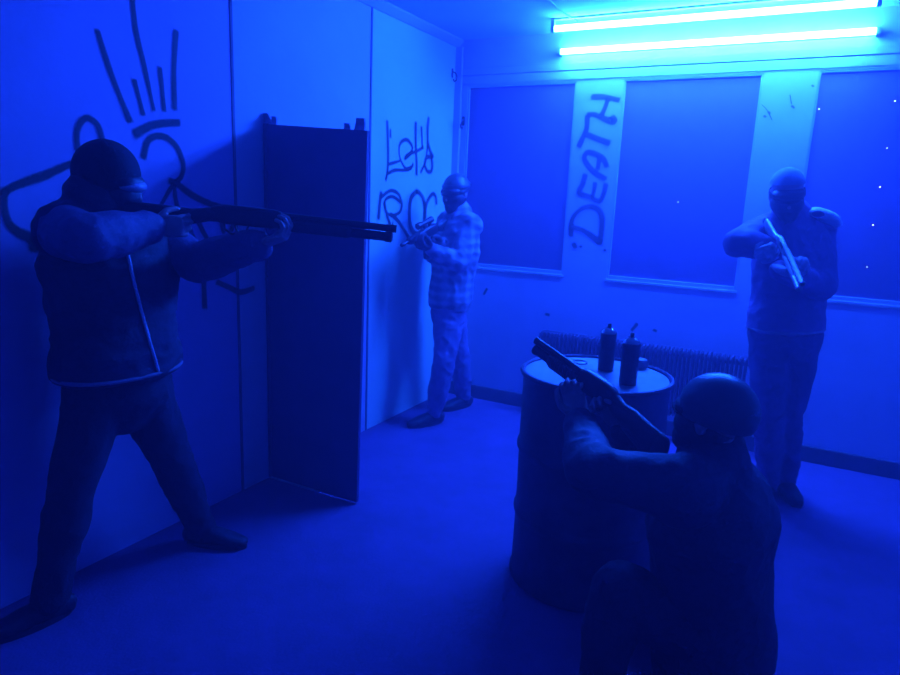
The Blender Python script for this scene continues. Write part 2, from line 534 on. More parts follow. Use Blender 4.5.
graffiti('death_graffiti', 'black sprayed word DEATH running up the pier between windows', death, onB, V((0, -1, 0)), wb)
scuff = [
    (0.018, [(768.5, 112), (770, 113.5)]), (0.018, [(764, 116), (765.5, 117)]), (0.007, [(762, 105), (767, 110), (772, 120)]), (0.018, [(792, 106), (794, 108)]), (0.008, [(790, 95), (791.5, 104)]), (0.016, [(812, 85.5), (813.5, 86.5)]),
    (0.03, [(484, 294), (487, 289)]), (0.03, [(546, 314), (549, 315)]), (0.03, [(632, 330), (637, 324)]), (0.03, [(654, 330), (656, 331)]),
]
graffiti('wall_scuffs', 'dark scuffs and peeled spots on the back wall', scuff, onB, V((0, -1, 0)), wb, 0.9)

# ------------------------------------------------------------------ lamps
def lamp(name, label, a, b_, up, wallside):
    """bare tube on a narrow batten; a,b_ tube ends, up = direction away from the mounting surface"""
    mid = (a + b_) / 2
    d = (b_ - a).normalized()
    L_ = (b_ - a).length
    s = up.cross(d).normalized()
    M = Matrix((d, s, up)).transposed().to_4x4(); M.translation = mid
    e = thing(name, label, 'lamp', group=None, M=M)
    MB().box((-L_ / 2 - .008, -0.012, -wallside), (L_ / 2 + .008, 0.012, -wallside + .012), 0.003).build('housing', M_HOUS, e, smooth=False)
    for sg in (-1, 1):
        x = sg * (L_ / 2 + .004)
        MB().box((x - .012, -0.021, -wallside + .008), (x + .012, 0.021, 0.022), 0.005).build('lamp_holder', M_HOUS, e)
    tb = MB().loft([V((-L_ / 2 + .006, 0, 0)), V((L_ / 2 - .006, 0, 0))], [0.019, 0.019], ref=V((0, 1, 0)), n=20)
    tb.build('glowing_tube', M_TUBE, e)
    return e


zt = H - 0.062
ta = AP(552, 27.5, 2, zt); tb_ = AP(878, 4, 2, zt)
ya = (ta.y + tb_.y) / 2
lamp('tube_lamp', 'upper of the two glowing blue tube lamps, fixed to the ceiling', V((ta.x, ya, zt)), V((tb_.x, ya, zt)), V((0, 0, -1)), 0.062)
la = AP(560, 52, 1, -0.062); lb = AP(878, 30.5, 1, -0.062)
zl = (la.z + lb.z) / 2
lamp('tube_lamp', 'lower of the two glowing blue tube lamps, fixed to the wall above the windows', V((la.x, -0.062, zl)), V((lb.x, -0.062, zl)), V((0, -1, 0)), 0.062)
# thin cable across the ceiling to the lamps
c0, c1 = AP(540, -6, 2, H - .006), AP(576, 22, 2, H - .006)
cb = MB().tube([c0.lerp(c1, k / 8) + V((0.01 * math.sin(k), 0, 0)) for k in range(9)], 0.005)
cab = cb.build('ceiling_cable', M_CABLE)
tag(cab, 'thin pale cable stapled across the ceiling to the upper tube lamp', 'cable')

# small hooks near the corner
def hook(px, py, ax, v, label, nrm):
    p = AP(px, py, ax, v)
    e = thing('wall_hook', label, 'hook', p)
    side = V((0, 0, 1)).cross(nrm)
    MB().loft([V((0, 0, .03)) + nrm * .004, V((0, 0, -.03)) + nrm * .004], [(.014, .004)] * 2, ref=side, n=12).build('plate', M_GUN, e)
    MB().tube([nrm * .004 + V((0, 0, .01)), nrm * .03 + V((0, 0, .0)), nrm * .045 + V((0, 0, -.03)), nrm * .038 + V((0, 0, -.055)), nrm * .022 + V((0, 0, -.06)), nrm * .014 + V((0, 0, -.045))], 0.006).build('bent_rod', M_GUN, e)


hook(452, 73, 0, 0.0, 'dark bent hook high on the left wall beside the corner', V((1, 0, 0)))
hook(463.5, 121, 1, -0.03, 'dark bent hook lower down on the corner batten by the first window', V((0, -1, 0)))

# ------------------------------------------------------------------ tall dark board
pb = V((0.012, -2.06, 0))
e = thing('partition_board', 'tall dark upright board standing out from the left wall', 'partition', pb)
PW, PH = 0.598, 1.905
bd = MB().rings([[V((0, -.016, z_)), V((w_, -.016, z_)), V((w_, .002, z_)), V((0, .002, z_))] for z_, w_ in ((.012, PW), (PH, PW + .035))])
for v_ in bd.bm.verts:
    if v_.co.z > 1 and v_.co.x > .3:
        v_.co.z -= .038
bd.build('panel', M_PANEL, e, smooth=False)
MB().box((0.0, -0.02, 0.012), (0.022, 0.02, PH + .003), 0.003).build('edge_batten', M_PANEL, e, smooth=False)
st = MB().box((0.02, -0.030, 0.012), (0.36, -0.017, 0.02), 0.002).build('floor_light_strip', M_STRIP, e, smooth=False)  # stands in for lit floor seen through the gap under the board
st['label'] = 'thin pale strip painted as lit floor showing under the board'
def flap(x0, w, h, lean):
    mb = MB()
    rr = []
    for k in range(5):
        t = k / 4
        x = x0 + lean * t; y = 0.006 * math.sin(3 * t)
        ww = w * (1 - .25 * t)
        rr.append([V((x - ww / 2, y - .004, PH - .004 + h * t)), V((x + ww / 2, y - .004, PH - .004 + h * t * .96)),
                   V((x + ww / 2, y + .004, PH - .004 + h * t * .96)), V((x - ww / 2, y + .004, PH - .004 + h * t))])
    mb.rings(rr)
    o_ = mb.build('torn_flap', M_TAPE, e)
    o_.location.z = -.038 * x0 / PW
flap(0.02, 0.05, 0.06, -0.022); flap(0.05, 0.04, 0.045, 0.006); flap(0.575, 0.062, 0.062, 0.008); flap(0.505, 0.04, 0.035, 0.0)

# ------------------------------------------------------------------ radiator under the middle window
rx0, rx1, rzt, rzb = 0.86, 2.27, 0.665, 0.16
e = thing('radiator', 'dark ribbed radiator on the back wall under the middle window', 'radiator', ((rx0 + rx1) / 2, -0.115, 0.0))
fin = MB()
w2 = (rx1 - rx0) / 2
nf = 52
for k in range(nf):
    x = -w2 + 2 * w2 * (k + .5) / nf
    fin.loft([V((x, 0, rzb + .03)), V((x, 0, rzt - .02))], [(.0095, .042)] * 2, ref=V((1, 0, 0)), n=12, sq=3)
for zz in (rzb + .05, rzt - .05):
    fin.loft([V((-w2, 0, zz)), V((w2, 0, zz))], [.02, .02], ref=V((0, 1, 0)), n=12)
fin.build('fins', M_RAD, e)
MB().tube([V((-w2, 0, rzb + .05)), V((-w2 - .09, 0, rzb + .05)), V((-w2 - .11, 0, rzb + .02)), V((-w2 - .11, 0, 0.0))], .013).build('pipe', M_RAD, e)
MB().lathe([(.001, -.02), (.02, -.02), (.024, 0), (.02, .03), (.001, .03)], V((-w2 - .045, 0, rzb + .05)), M=Matrix.Rotation(math.pi / 2, 4, 'Y')).build('valve', M_RAD, e)
for sx in (-.5, .5):
    MB().box((sx - .015, 0.03, rzt - .12), (sx + .015, 0.113, rzt - .06), .003).build('wall_bracket', M_RAD, e)

# ------------------------------------------------------------------ steel drum and cans
DR, DH = 0.300, 0.907
dc = V((1.803, -2.085, 0))
e = thing('steel_drum', 'dark steel drum with a pale worn lid in the middle of the room', 'drum', dc)
prof = [(0.001, 0.012), (DR - .02, 0.012), (DR - .004, 0.0), (DR + .002, 0.004), (DR + .002, 0.018), (DR - .006, 0.03)]
for zz in (0.30, 0.585):
    prof += [(DR - .006, zz - .03), (DR - .003, zz - .02), (DR + .003, zz - .006), (DR + .003, zz + .006), (DR - .003, zz + .02), (DR - .006, zz + .03)]
prof += [(DR - .006, DH - .03), (DR - .006, DH - .02), (0.001, DH - .02)]
body = MB().lathe(prof, n=72)
for v in body.bm.verts:                                  # a few dents
    w_ = noise.noise(v.co * 3.1 + V((2, 7, 1)))
    rr = V((v.co.x, v.co.y, 0))
    if 0.05 < v.co.z < DH - .05 and rr.length > .2:
        v.co += rr.normalized() * (0.006 * w_)
body.build('drum_body', M_DRUM, e)
MB().lathe([(DR - .012, DH - .022), (DR + .006, DH - .016), (DR + .009, DH - .006), (DR + .005, DH + .002), (DR - .004, DH + .003), (DR - .010, DH - .002), (DR - .012, DH - .012), (DR - .012, DH - .022)], n=72).build('rim', M_DRUM, e)
MB().lathe([(0.001, DH - .024), (DR - .0125, DH - .024), (DR - .0125, DH - .008), (DR - .03, DH - .008), (DR - .05, DH - .012), (0.001, DH - .012)], n=72).build('lid', M_LID, e)
for (a_, rr, sz) in ((2.2, .2, .032), (-1.0, .2, .018)):
    MB().lathe([(.001, -.002), (sz, -.002), (sz, .006), (sz * .8, .008), (sz * .75, .004), (.001, .004)], V((rr * math.cos(a_), rr * math.sin(a_), DH - .012)), n=24).build('bung', M_LID, e)


def can(px, py, hgt, rad, label):
    p = AP(px, py, 2, DH - .0118)
    e = thing('spray_can', label, 'spray can', p, group='spray cans on the drum lid')
    MB().lathe([(.001, 0), (rad - .003, 0), (rad, .004), (rad, hgt * .80), (rad - .001, hgt * .81)]).build('can_body', M_CAN, e)
    MB().lathe([(rad + .0008, hgt * .795), (rad + .0012, hgt * .81), (rad * .96, hgt * .83), (rad * .8, hgt * .87), (rad * .5, hgt * .90), (rad * .48, hgt * .92), (.001, hgt * .92)]).build('shoulder', M_CANTOP, e)
    nb = MB().lathe([(.001, hgt * .915), (.0075, hgt * .915), (.0075, hgt * .985), (.006, hgt), (.001, hgt)], n=20)
    nb.box((-.003, -.010, hgt * .955), (.003, -.002, hgt * .972), .001)
    nb.build('nozzle', M_GUNPOLY, e)


can(605.5, 370, 0.200, 0.033, 'dark spray can at the back of the drum lid, left of the other can')
can(627.5, 384, 0.205, 0.034, 'dark spray can nearer the front rim of the drum lid, right of the other can')
p = AP(640, 368, 2, DH - .0118)
cp = MB().lathe([(.001, 0.0), (.030, 0.0), (.031, .002), (.029, .034), (.026, .040), (.012, .043), (.001, .043)]).build('can_cap', M_CAP, None)
cp.location = p
tag(cp, 'small pale plastic can cap lying behind the front spray can on the drum', 'can cap')

# ------------------------------------------------------------------ guns
def gun_matrix(butt, muzzle, roll=0.0):
    x = (muzzle - butt).normalized()
    a, s, o = frame_from(x, V((0, 0, 1)))
    zz = s; yy = zz.cross(x)
    M = Matrix((x, yy, zz)).transposed()
    M = M @ Matrix.Rotation(roll, 3, 'X')
    M = M.to_4x4(); M.translation = butt
    return M, (muzzle - butt).length


def shotgun(butt, muzzle, label, mb_=None, ms=None, roll=0, fat=1.0, tube_r=0.0125, deep=1.0):
    mb_ = mb_ or M_GUN; ms = ms or M_GUNPOLY
    M, L_ = gun_matrix(butt, muzzle, roll)
    e = thing('pump_shotgun', label, 'shotgun', M=M)
    q = L_
    Y = V((0, 1, 0))
    f = fat
    MB().loft([V((.012, 0, -.052)), V((.10 * q, 0, -.040)), (V((.22 * q, 0, -.024))), V((.29 * q, 0, -.016)), V((.34 * q, 0, -.004)), V((.39 * q, 0, 0))],
              [(.019 * f, .062 * f * deep), (.020 * f, .052 * f * deep), (.019 * f, .036 * f), (.018 * f, .026 * f), (.018 * f, .024 * f), (.018 * f, .026 * f)], ref=Y, n=20, sq=2.5).build('stock', ms, e)
    MB().loft([V((-.008, 0, -.053)), V((.012, 0, -.052))], [(.019 * f, .060 * f * deep), (.0195 * f, .063 * f * deep)], ref=Y, n=20, sq=2.5).build('butt_pad', M_GUNPOLY, e)
    rc = MB().loft([V((.36 * q, 0, .002)), V((.40 * q, 0, .003)), V((.56 * q, 0, .004)), V((.585 * q, 0, .004))], [(.017 * f, .026 * f), (.021 * f, .034 * f), (.021 * f, .034 * f), (.018 * f, .03 * f)], ref=Y, n=20, sq=4)
    rc.build('receiver', mb_, e)
    MB().box((.45 * q, -.0225 * f, .004), (.53 * q, -.0195 * f, .022), .001).build('ejection_port', M_GUNPOLY, e)
    br = MB().lathe([(.0125, 0), (.0125, .40 * q), (.0138, .41 * q), (.0138, .425 * q), (.0095, .425 * q), (.0095, .38 * q), (.001, .38 * q)], V((.575 * q, 0, .018)), n=24, M=Matrix.Rotation(math.pi / 2, 4, 'Y'))
    br.build('barrel', mb_, e)
    MB().lathe([(.001, 0), (tube_r, 0), (tube_r, .385 * q), (tube_r * 1.15, .39 * q), (tube_r * 1.15, .41 * q), (tube_r * .7, .415 * q), (.001, .415 * q)], V((.575 * q, 0, -.013)), n=24, M=Matrix.Rotation(math.pi / 2, 4, 'Y')).build('magazine_tube', mb_, e)
    fo = MB()
    x0, x1 = .63 * q, .83 * q
    pts, rad = [], []
    for k in range(25):
        t = k / 24
        pts.append(V((x0 + (x1 - x0) * t, 0, -.011)))
        g = 1 if k % 2 else .93
        rad.append((.021 * f * g, .024 * f * g))
    fo.loft(pts, rad, ref=Y, n=20, sq=2.6)
    fo.build('fore_end', ms, e)
    MB().tube([V((.395 * q, 0, -.026)), V((.40 * q, 0, -.05)), V((.42 * q, 0, -.062)), V((.455 * q, 0, -.062)), V((.475 * q, 0, -.048)), V((.48 * q, 0, -.026))], .004).build('trigger_guard', mb_, e)
    MB().tube([V((.432 * q, 0, -.028)), V((.437 * q, 0, -.042)), V((.446 * q, 0, -.054))], .0035).build('trigger', mb_, e)
    MB().loft([V((.985 * q, 0, .034)), V((.985 * q, 0, .042))], [.003, .002], ref=Y, n=10).build('bead_sight', M_GUNPALE, e)
    return M, q, e


def carbine(butt, muzzle, label):
    M, q = gun_matrix(butt, muzzle)
    e = thing('short_rifle', label, 'rifle', M=M)
    Y = V((0, 1, 0))
    st = MB().tube([V((.02, 0, .005)), V((.34 * q, 0, .005))], .012)
    st.loft([V((.0, 0, -.03)), V((.03, 0, -.025)), V((.14, 0, -.006))], [(.015, .055), (.016, .05), (.016, .026)], ref=Y, n=16, sq=3)
    st.build('stock', M_GUNPOLY, e)
    MB().loft([V((.33 * q, 0, .0)), V((.58 * q, 0, .0))], [(.02, .036), (.02, .034)], ref=Y, n=16, sq=4).build('receiver', M_GUN, e)
    MB().loft([V((.58 * q, 0, .004)), V((.84 * q, 0, .004))], [(.024, .027), (.023, .025)], ref=Y, n=16, sq=3).build('handguard', M_GUNPOLY, e)
    MB().loft([V((.80 * q, 0, .006)), V((.95 * q, 0, .006)), V((.955 * q, 0, .006)), V((q, 0, .006))], [.009, .009, .013, .013], ref=Y, n=16).build('barrel', M_GUN, e)
    MB().loft([V((.40 * q, 0, -.03)), V((.375 * q, 0, -.12))], [(.016, .024), (.015, .022)], ref=Y, n=16, sq=3).build('pistol_grip', M_GUNPOLY, e)
    MB().loft([V((.54 * q, 0, -.03)), V((.56 * q, 0, -.10)), V((.59 * q, 0, -.16))], [(.012, .03), (.012, .03), (.012, .028)], ref=Y, n=16, sq=4).build('magazine', M_GUNPOLY, e)
    sc_ = MB().lathe([(.001, 0), (.021, 0), (.021, .03), (.016, .05), (.016, .10), (.021, .12), (.021, .15), (.001, .15)], V((.36 * q, 0, .068)), n=24, M=Matrix.Rotation(math.pi / 2, 4, 'Y'))
    sc_.box((.40 * q, -.008, .03), (.44 * q, .008, .055), .002).box((.50 * q, -.008, .03), (.54 * q, .008, .055), .002)
    sc_.build('scope', M_GUN, e)
    MB().tube([V((.41 * q, 0, -.036)), V((.43 * q, 0, -.06)), V((.47 * q, 0, -.06)), V((.50 * q, 0, -.036))], .004).build('trigger_guard', M_GUN, e)
    return M, q, e


# ------------------------------------------------------------------ people
def hand(mb, wrist, fdir, palm, thumb_side, curl=(35, 55, 40), s=1.0, grow=0.0, splay=4):
    """wrist -> fingers along fdir, palm normal, thumb on thumb_side"""
    f = fdir.normalized()
    t = (thumb_side - f * thumb_side.dot(f)).normalized()
    n = (palm - f * palm.dot(f) - t * palm.dot(t)).normalized()
    mb.loft([wrist - f * .02, wrist + f * .012 * s, wrist + f * .05 * s, wrist + f * .088 * s],
            [(.026 * s + grow, .021 * s + grow), (.030 * s + grow, .019 * s + grow), (.040 * s + grow, .016 * s + grow), (.038 * s + grow, .012 * s + grow)], ref=t, n=18)
    offs = (0.030, 0.010, -0.010, -0.029)
    lens = ((.044, .026, .021), (.049, .030, .022), (.045, .028, .021), (.035, .021, .019))
    for k in range(4):
        p = wrist + f * (.088 - .004 * abs(k - 1)) * s + t * offs[k] * s
        base = p - f * .03 * s
        a = 0.0
        pts = [base, p]; rad = [.0095 * s + grow, .0092 * s + grow]
        sp = math.radians((1.5 - k) * splay)
        ff = (f * math.cos(sp) + t * math.sin(sp)).normalized()
        for j in range(3):
            a += math.radians(curl[j])
            d = ff * math.cos(a) + n * math.sin(a)
            p = p + d * lens[k][j] * s
            pts.append(p); rad.append((.0088 - .0009 * j) * s + grow)
        for i in range(len(pts) - 1):
            mb.loft([pts[i], pts[i + 1]], [rad[i], rad[i + 1]], ref=t, n=12)
    p0 = wrist + f * .022 * s + t * .024 * s + n * .006
    p1 = p0 + (t * .62 + f * .62 + n * .42).normalized() * .040 * s
    p2 = p1 + (t * .15 + f * .80 + n * .55).normalized() * .032 * s
    p3 = p2 + (f * .78 + n * .62 - t * .15).normalized() * .025 * s
    for a_, b_, ra, rb in ((p0, p1, .015, .0118), (p1, p2, .0115, .010), (p2, p3, .0098, .0078)):
        mb.loft([a_, b_], [ra * s + grow, rb * s + grow], ref=n, n=12)


def head_frame(c, fwd, up):
    f = fwd.normalized()
    u = (up - f * up.dot(f)).normalized()
    r_ = f.cross(u)
    return Matrix((r_, f, u)).transposed()


def head(mb, c, M):
    P = lambda x, y, z_: c + M @ V((x, y, z_))
    mb.ell(P(0, -.012, .035), (.074, .094, .082), M)
    mb.ell(P(0, .022, -.035), (.058, .066, .078), M)
    mb.ell(P(0, .052, -.088), (.030, .028, .024), M)          # chin
    mb.ell(P(0, .062, .022), (.052, .018, .012), M)           # brow
    mb.loft([P(0, .083, .012), P(0, .098, -.012), P(0, .104, -.026)], [.008, .011, .013], n=12)
    for s in (-1, 1):
        mb.ell(P(s * .013, .094, -.028), (.009, .010, .008), M)
        mb.ell(P(s * .075, -.008, -.004), (.009, .020, .031), M)   # ears
        mb.ell(P(s * .036, .060, -.022), (.022, .020, .020), M)    # cheeks
        mb.ell(P(s * .031, .070, .003), (.014, .012, .010), M)     # lids over the eyes
    mb.ell(P(0, .081, -.054), (.023, .010, .006), M)
    mb.ell(P(0, .079, -.063), (.021, .010, .007), M)


def cap_piece(c, M, rads, cut, tilt, material, parent, origin, name='knit_cap', brim=True, centre=(0, -.012, .035)):
    bm = bmesh.new()
    bmesh.ops.create_uvsphere(bm, u_segments=40, v_segments=24, radius=1)
    for v in bm.verts:
        v.co = V((v.co.x * rads[0], v.co.y * rads[1], v.co.z * rads[2])) + V(centre)
    nrm = V((0, -math.sin(tilt), math.cos(tilt)))
    bmesh.ops.bisect_plane(bm, geom=bm.verts[:] + bm.edges[:] + bm.faces[:], plane_co=V(centre) + V((0, 0, cut)), plane_no=-nrm, clear_outer=True)
    edge = [e_ for e_ in bm.edges if e_.is_boundary]
    bmesh.ops.holes_fill(bm, edges=edge, sides=0)
    mb = MB(); mb.merge(bm, Matrix.Translation(c) @ M.to_4x4())
    o = mb.build(name, material, parent, origin)
    if brim:
        rb = MB()
        pts = []
        for k in range(41):
            a = 2 * math.pi * k / 40
            # ring where the plane meets the ellipsoid
            ca, sa = math.cos(a), math.sin(a)
            lo, hi_ = 0.0, 1.0
            # solve radius so that point (ra ca, rb sa, z) lies on the plane and ellipsoid
            rr = 1.0
            for _ in range(30):
                y = rads[1] * sa * rr
                zz = cut + math.tan(tilt) * y
                rr = math.sqrt(max(0.05, 1 - (zz / rads[2]) ** 2))
            y = rads[1] * sa * rr
            pts.append(c + M @ (V(centre) + V((rads[0] * ca * rr, y, cut + math.tan(tilt) * y))))
        rings = []
        for k in range(40):
            p = pts[k]
            out = (p - (c + M @ V(centre))); upv = M @ nrm
            out = (out - upv * out.dot(upv)).normalized()
            rings.append([p + out * (.005 * math.cos(t)) + upv * (.017 * math.sin(t) + .012) for t in [2 * math.pi * j / 10 for j in range(10)]])
        rb.rings(rings, cap=False, closed=True)
        rb.build('cuff', material, o, origin)
    return o


def mask_piece(c, M, parent, origin, lens_mat):
    P = lambda x, y, z_: c + M @ V((x, y, z_))
    mb = MB()
    mb.ell(P(0, .022, -.03), (.080, .092, .072), M)
    mb.ell(P(0, .038, -.075), (.058, .078, .058), M)
    mb.ell(P(0, .055, -.095), (.035, .062, .036), M)
    mb.ell(P(0, .05, .022), (.078, .066, .036), M)
    for k in range(-2, 3):                       # breathing ridges
        mb.loft([P(k * .016, .103 - abs(k) * .006, -.055), P(k * .016, .108 - abs(k) * .006, -.10)], [.005, .005], n=8)
    o = fuse(mb, 'face_mask', M_MASK, parent, origin, voxel=.005, smooth=3)
    lm = MB()
    lm.ell(P(0, .053, .012), (.070, .072, .031), M, 28, 16)
    lm.build('lens', lens_mat, o, origin)
    sm = MB()
    rings = []
    for k in range(40):
        a = 2 * math.pi * k / 40
        x, y = .0815 * math.cos(a), .101 * math.sin(a) - .006
        ctr = P(x, y, .012); out = M @ V((math.cos(a), math.sin(a), 0)); u_ = M @ V((0, 0, 1))
        rings.append([ctr + out * (.003 * math.cos(t)) + u_ * (.014 * math.sin(t)) for t in [2 * math.pi * j / 8 for j in range(8)]])
    sm.rings(rings, cap=False, closed=True)
    sm.build('strap', M_MASK, o, origin)
    return o


def torso(mb, J, g=0.0, bulk=1.0, hem=0.0, up_to_neck=True, scale=1.0, dome=1.0):
    """torso shells grown by g"""
    sS = (J['Ls'] - J['Rs']).normalized(); hS = (J['Lh'] - J['Rh']).normalized()
    pel, neck = J['pel'], J['neck']
    sp = J['chest']
    ax0 = (sp - pel).normalized()
    b = bulk
    low = pel - ax0 * (.06 + hem)
    mid = pel.lerp(sp, .5) + J.get('belly', V((0, 0, 0)))
    ups = sp.lerp(neck, .55)
    hip = pel if hem > -.02 else low + ax0 * .045
    pts = [low, hip, mid, sp, ups, neck]
    k = scale
    rad = [((.165 * b + g) * k, (.115 * b + g) * k), ((.165 * b + g) * k, (.118 * b + g) * k), ((.150 * b + g) * k, (.110 * b + g) * k), ((.172 * b + g) * k, (.125 * b + g) * k),
           ((.150 * b + g) * k, (.10 * b + g) * k), (.075 + g, .07 + g)]
    mb.loft(pts, rad, ref=hS, ref2=sS, n=28, sq=2.3, dome=dome)
    for s in ('R', 'L'):
        mb.loft([neck.lerp(J[s + 's'], .15) - V((0, 0, .03)), J[s + 's']], [.065 + g * .8, .060 * b + g], ref=sS, n=18)


def limbs(mb, J, g=0.0, arms=True, legs=True, k=1.0, cuff=0.0):
    if arms:
        for s in ('R', 'L'):
            a, b_, c = J[s + 's'], J[s + 'e'], J[s + 'w']
            mb.loft([a, a.lerp(b_, .5), b_], [.058 * k + g, .050 * k + g, .042 * k + g], n=18)
            c2 = c + (b_ - c).normalized() * cuff
            mb.loft([b_, b_.lerp(c2, .35), c2], [.043 * k + g, .042 * k + g, .029 + g], n=18)
    if legs:
        for s in ('R', 'L'):
            h_, kn, an = J[s + 'h'], J[s + 'k'], J[s + 'a']
            mb.loft([h_ + V((0, 0, .03)), h_.lerp(kn, .5), kn], [.088 * k + g, .074 * k + g, .056 * k + g], n=20)
            mb.loft([kn, kn.lerp(an, .35), an], [.056 * k + g, .056 * k + g, .038 + g], n=20)


def feet(J, parent, origin, mat_, only=('R', 'L')):
    for s in only:
        an = J[s + 'a']; toe = J[s + 't'].normalized()     # toe direction (unit), sole normal = J[s+'n'] or up
        up = J.get(s + 'n', V((0, 0, 1)))
        side = up.cross(toe).normalized()
        base = an - up * J.get('ankle', .085)
        pts = [base - toe * .055 + up * .042, base + toe * .0 + up * .047, base + toe * .08 + up * .042, base + toe * .15 + up * .031, base + toe * .195 + up * .026]
        mb = MB()
        mb.loft(pts, [(.034, .040), (.038, .045), (.044, .040), (.046, .029), (.034, .022)], ref=side, n=20, sq=2.6)
        mb.loft([an + up * .035, base + up * .05], [.050, .046], ref=side, n=18)
        o = fuse(mb, 'shoe', mat_, parent, origin, voxel=.007, smooth=3)
        so = MB()
        ol = []
        for k in range(28):
            a = 2 * math.pi * k / 28
            x = .072 + .142 * math.cos(a); y = (.045 + .006 * math.cos(a)) * math.sin(a)
            ol.append((x, y))
        so.rings([[base + toe * x + side * y + up * h_ for x, y in ol] for h_ in (0.0, .004, .018, .022)])
        so.build('sole', M_SHOE, o, origin)


def base_body(J, parent, origin, Mh, feet_too=True, hands_=None):
    mb = MB()
    torso(mb, J, -.012)
    limbs(mb, J, -.006)
    mb.loft([J['neck'] - V((0, 0, .02)), J['head'] + Mh @ V((0, -.02, -.05))], [.056, .052], n=18)
    head(mb, J['head'], Mh)
    for s in ('R', 'L'):
        an = J[s + 'a']; toe = J[s + 't'].normalized(); up = J.get(s + 'n', V((0, 0, 1)))
        base = an - up * J.get('ankle', .085)
        mb.loft([an, base + up * .045, base + toe * .08 + up * .04, base + toe * .17 + up * .028], [.030, .034, .030, .020], ref=up.cross(toe), n=14)
    for h_ in hands_:
        hand(mb, **h_)
    return fuse(mb, 'body', M_SKIN, parent, origin, voxel=.0052, smooth=2)


def band(J, t0, t1, g, bulk, parent, origin, material, name, hem):
    """belt-like ring round the lower edge of a jacket"""
    hS = (J['Lh'] - J['Rh']).normalized()
    ax = (J['chest'] - J['pel']).normalized()
    a_, s_, o_ = frame_from(ax, hS)
    c = J['pel'] - ax * (.06 + hem)
    rings = []
    n = 48
    for dz, gr in ((t0, g - .004), (t0, g), ((t0 + t1) / 2, g + .003), (t1, g), (t1, g - .004)):
        rg = []
        for k in range(n):
            t = 2 * math.pi * k / n
            ct, st_ = math.cos(t), math.sin(t)
            ct = math.copysign(abs(ct) ** (2 / 2.3), ct); st_ = math.copysign(abs(st_) ** (2 / 2.3), st_)
            rg.append(c + ax * dz + s_ * ((.165 * bulk + gr) * ct) + o_ * ((.116 * bulk + gr) * st_))
        rings.append(rg)
    mb = MB(); mb.rings(rings, cap=False)
    return mb.build(name, material, parent, origin)


def on_surface(ob, origin, pix):
    """points of a garment's surface along a seam"""
    bv = BVHTree.FromPolygons([v.co for v in ob.data.vertices], [p.vertices for p in ob.data.polygons])
    out = []
    for (px, py) in pix:
        d = ray(px, py).normalized()
        hit, nrm, idx, dist = bv.ray_cast(CAM - origin, d)
        if hit is not None:
            out.append((hit + origin, nrm))
    return out


def seam(ob, origin, pix, r, material, name):
    q = on_surface(ob, origin, pix)
    if len(q) < 2:
        return None
    return MB().tube([p + n_ * r * .3 for p, n_ in q], r, n=8).build(name, material, ob, origin)


def place_hand(gunM, q, frac, off, fdir, palm, thumb):
    """hand dictionary whose palm lies against the gun at frac of its length (gun local directions)"""
    R3 = gunM.to_3x3()
    return dict(fdir=R3 @ V(fdir), palm=R3 @ V(palm), thumb_side=R3 @ V(thumb)), gunM @ V((frac * q, off[0], off[1]))


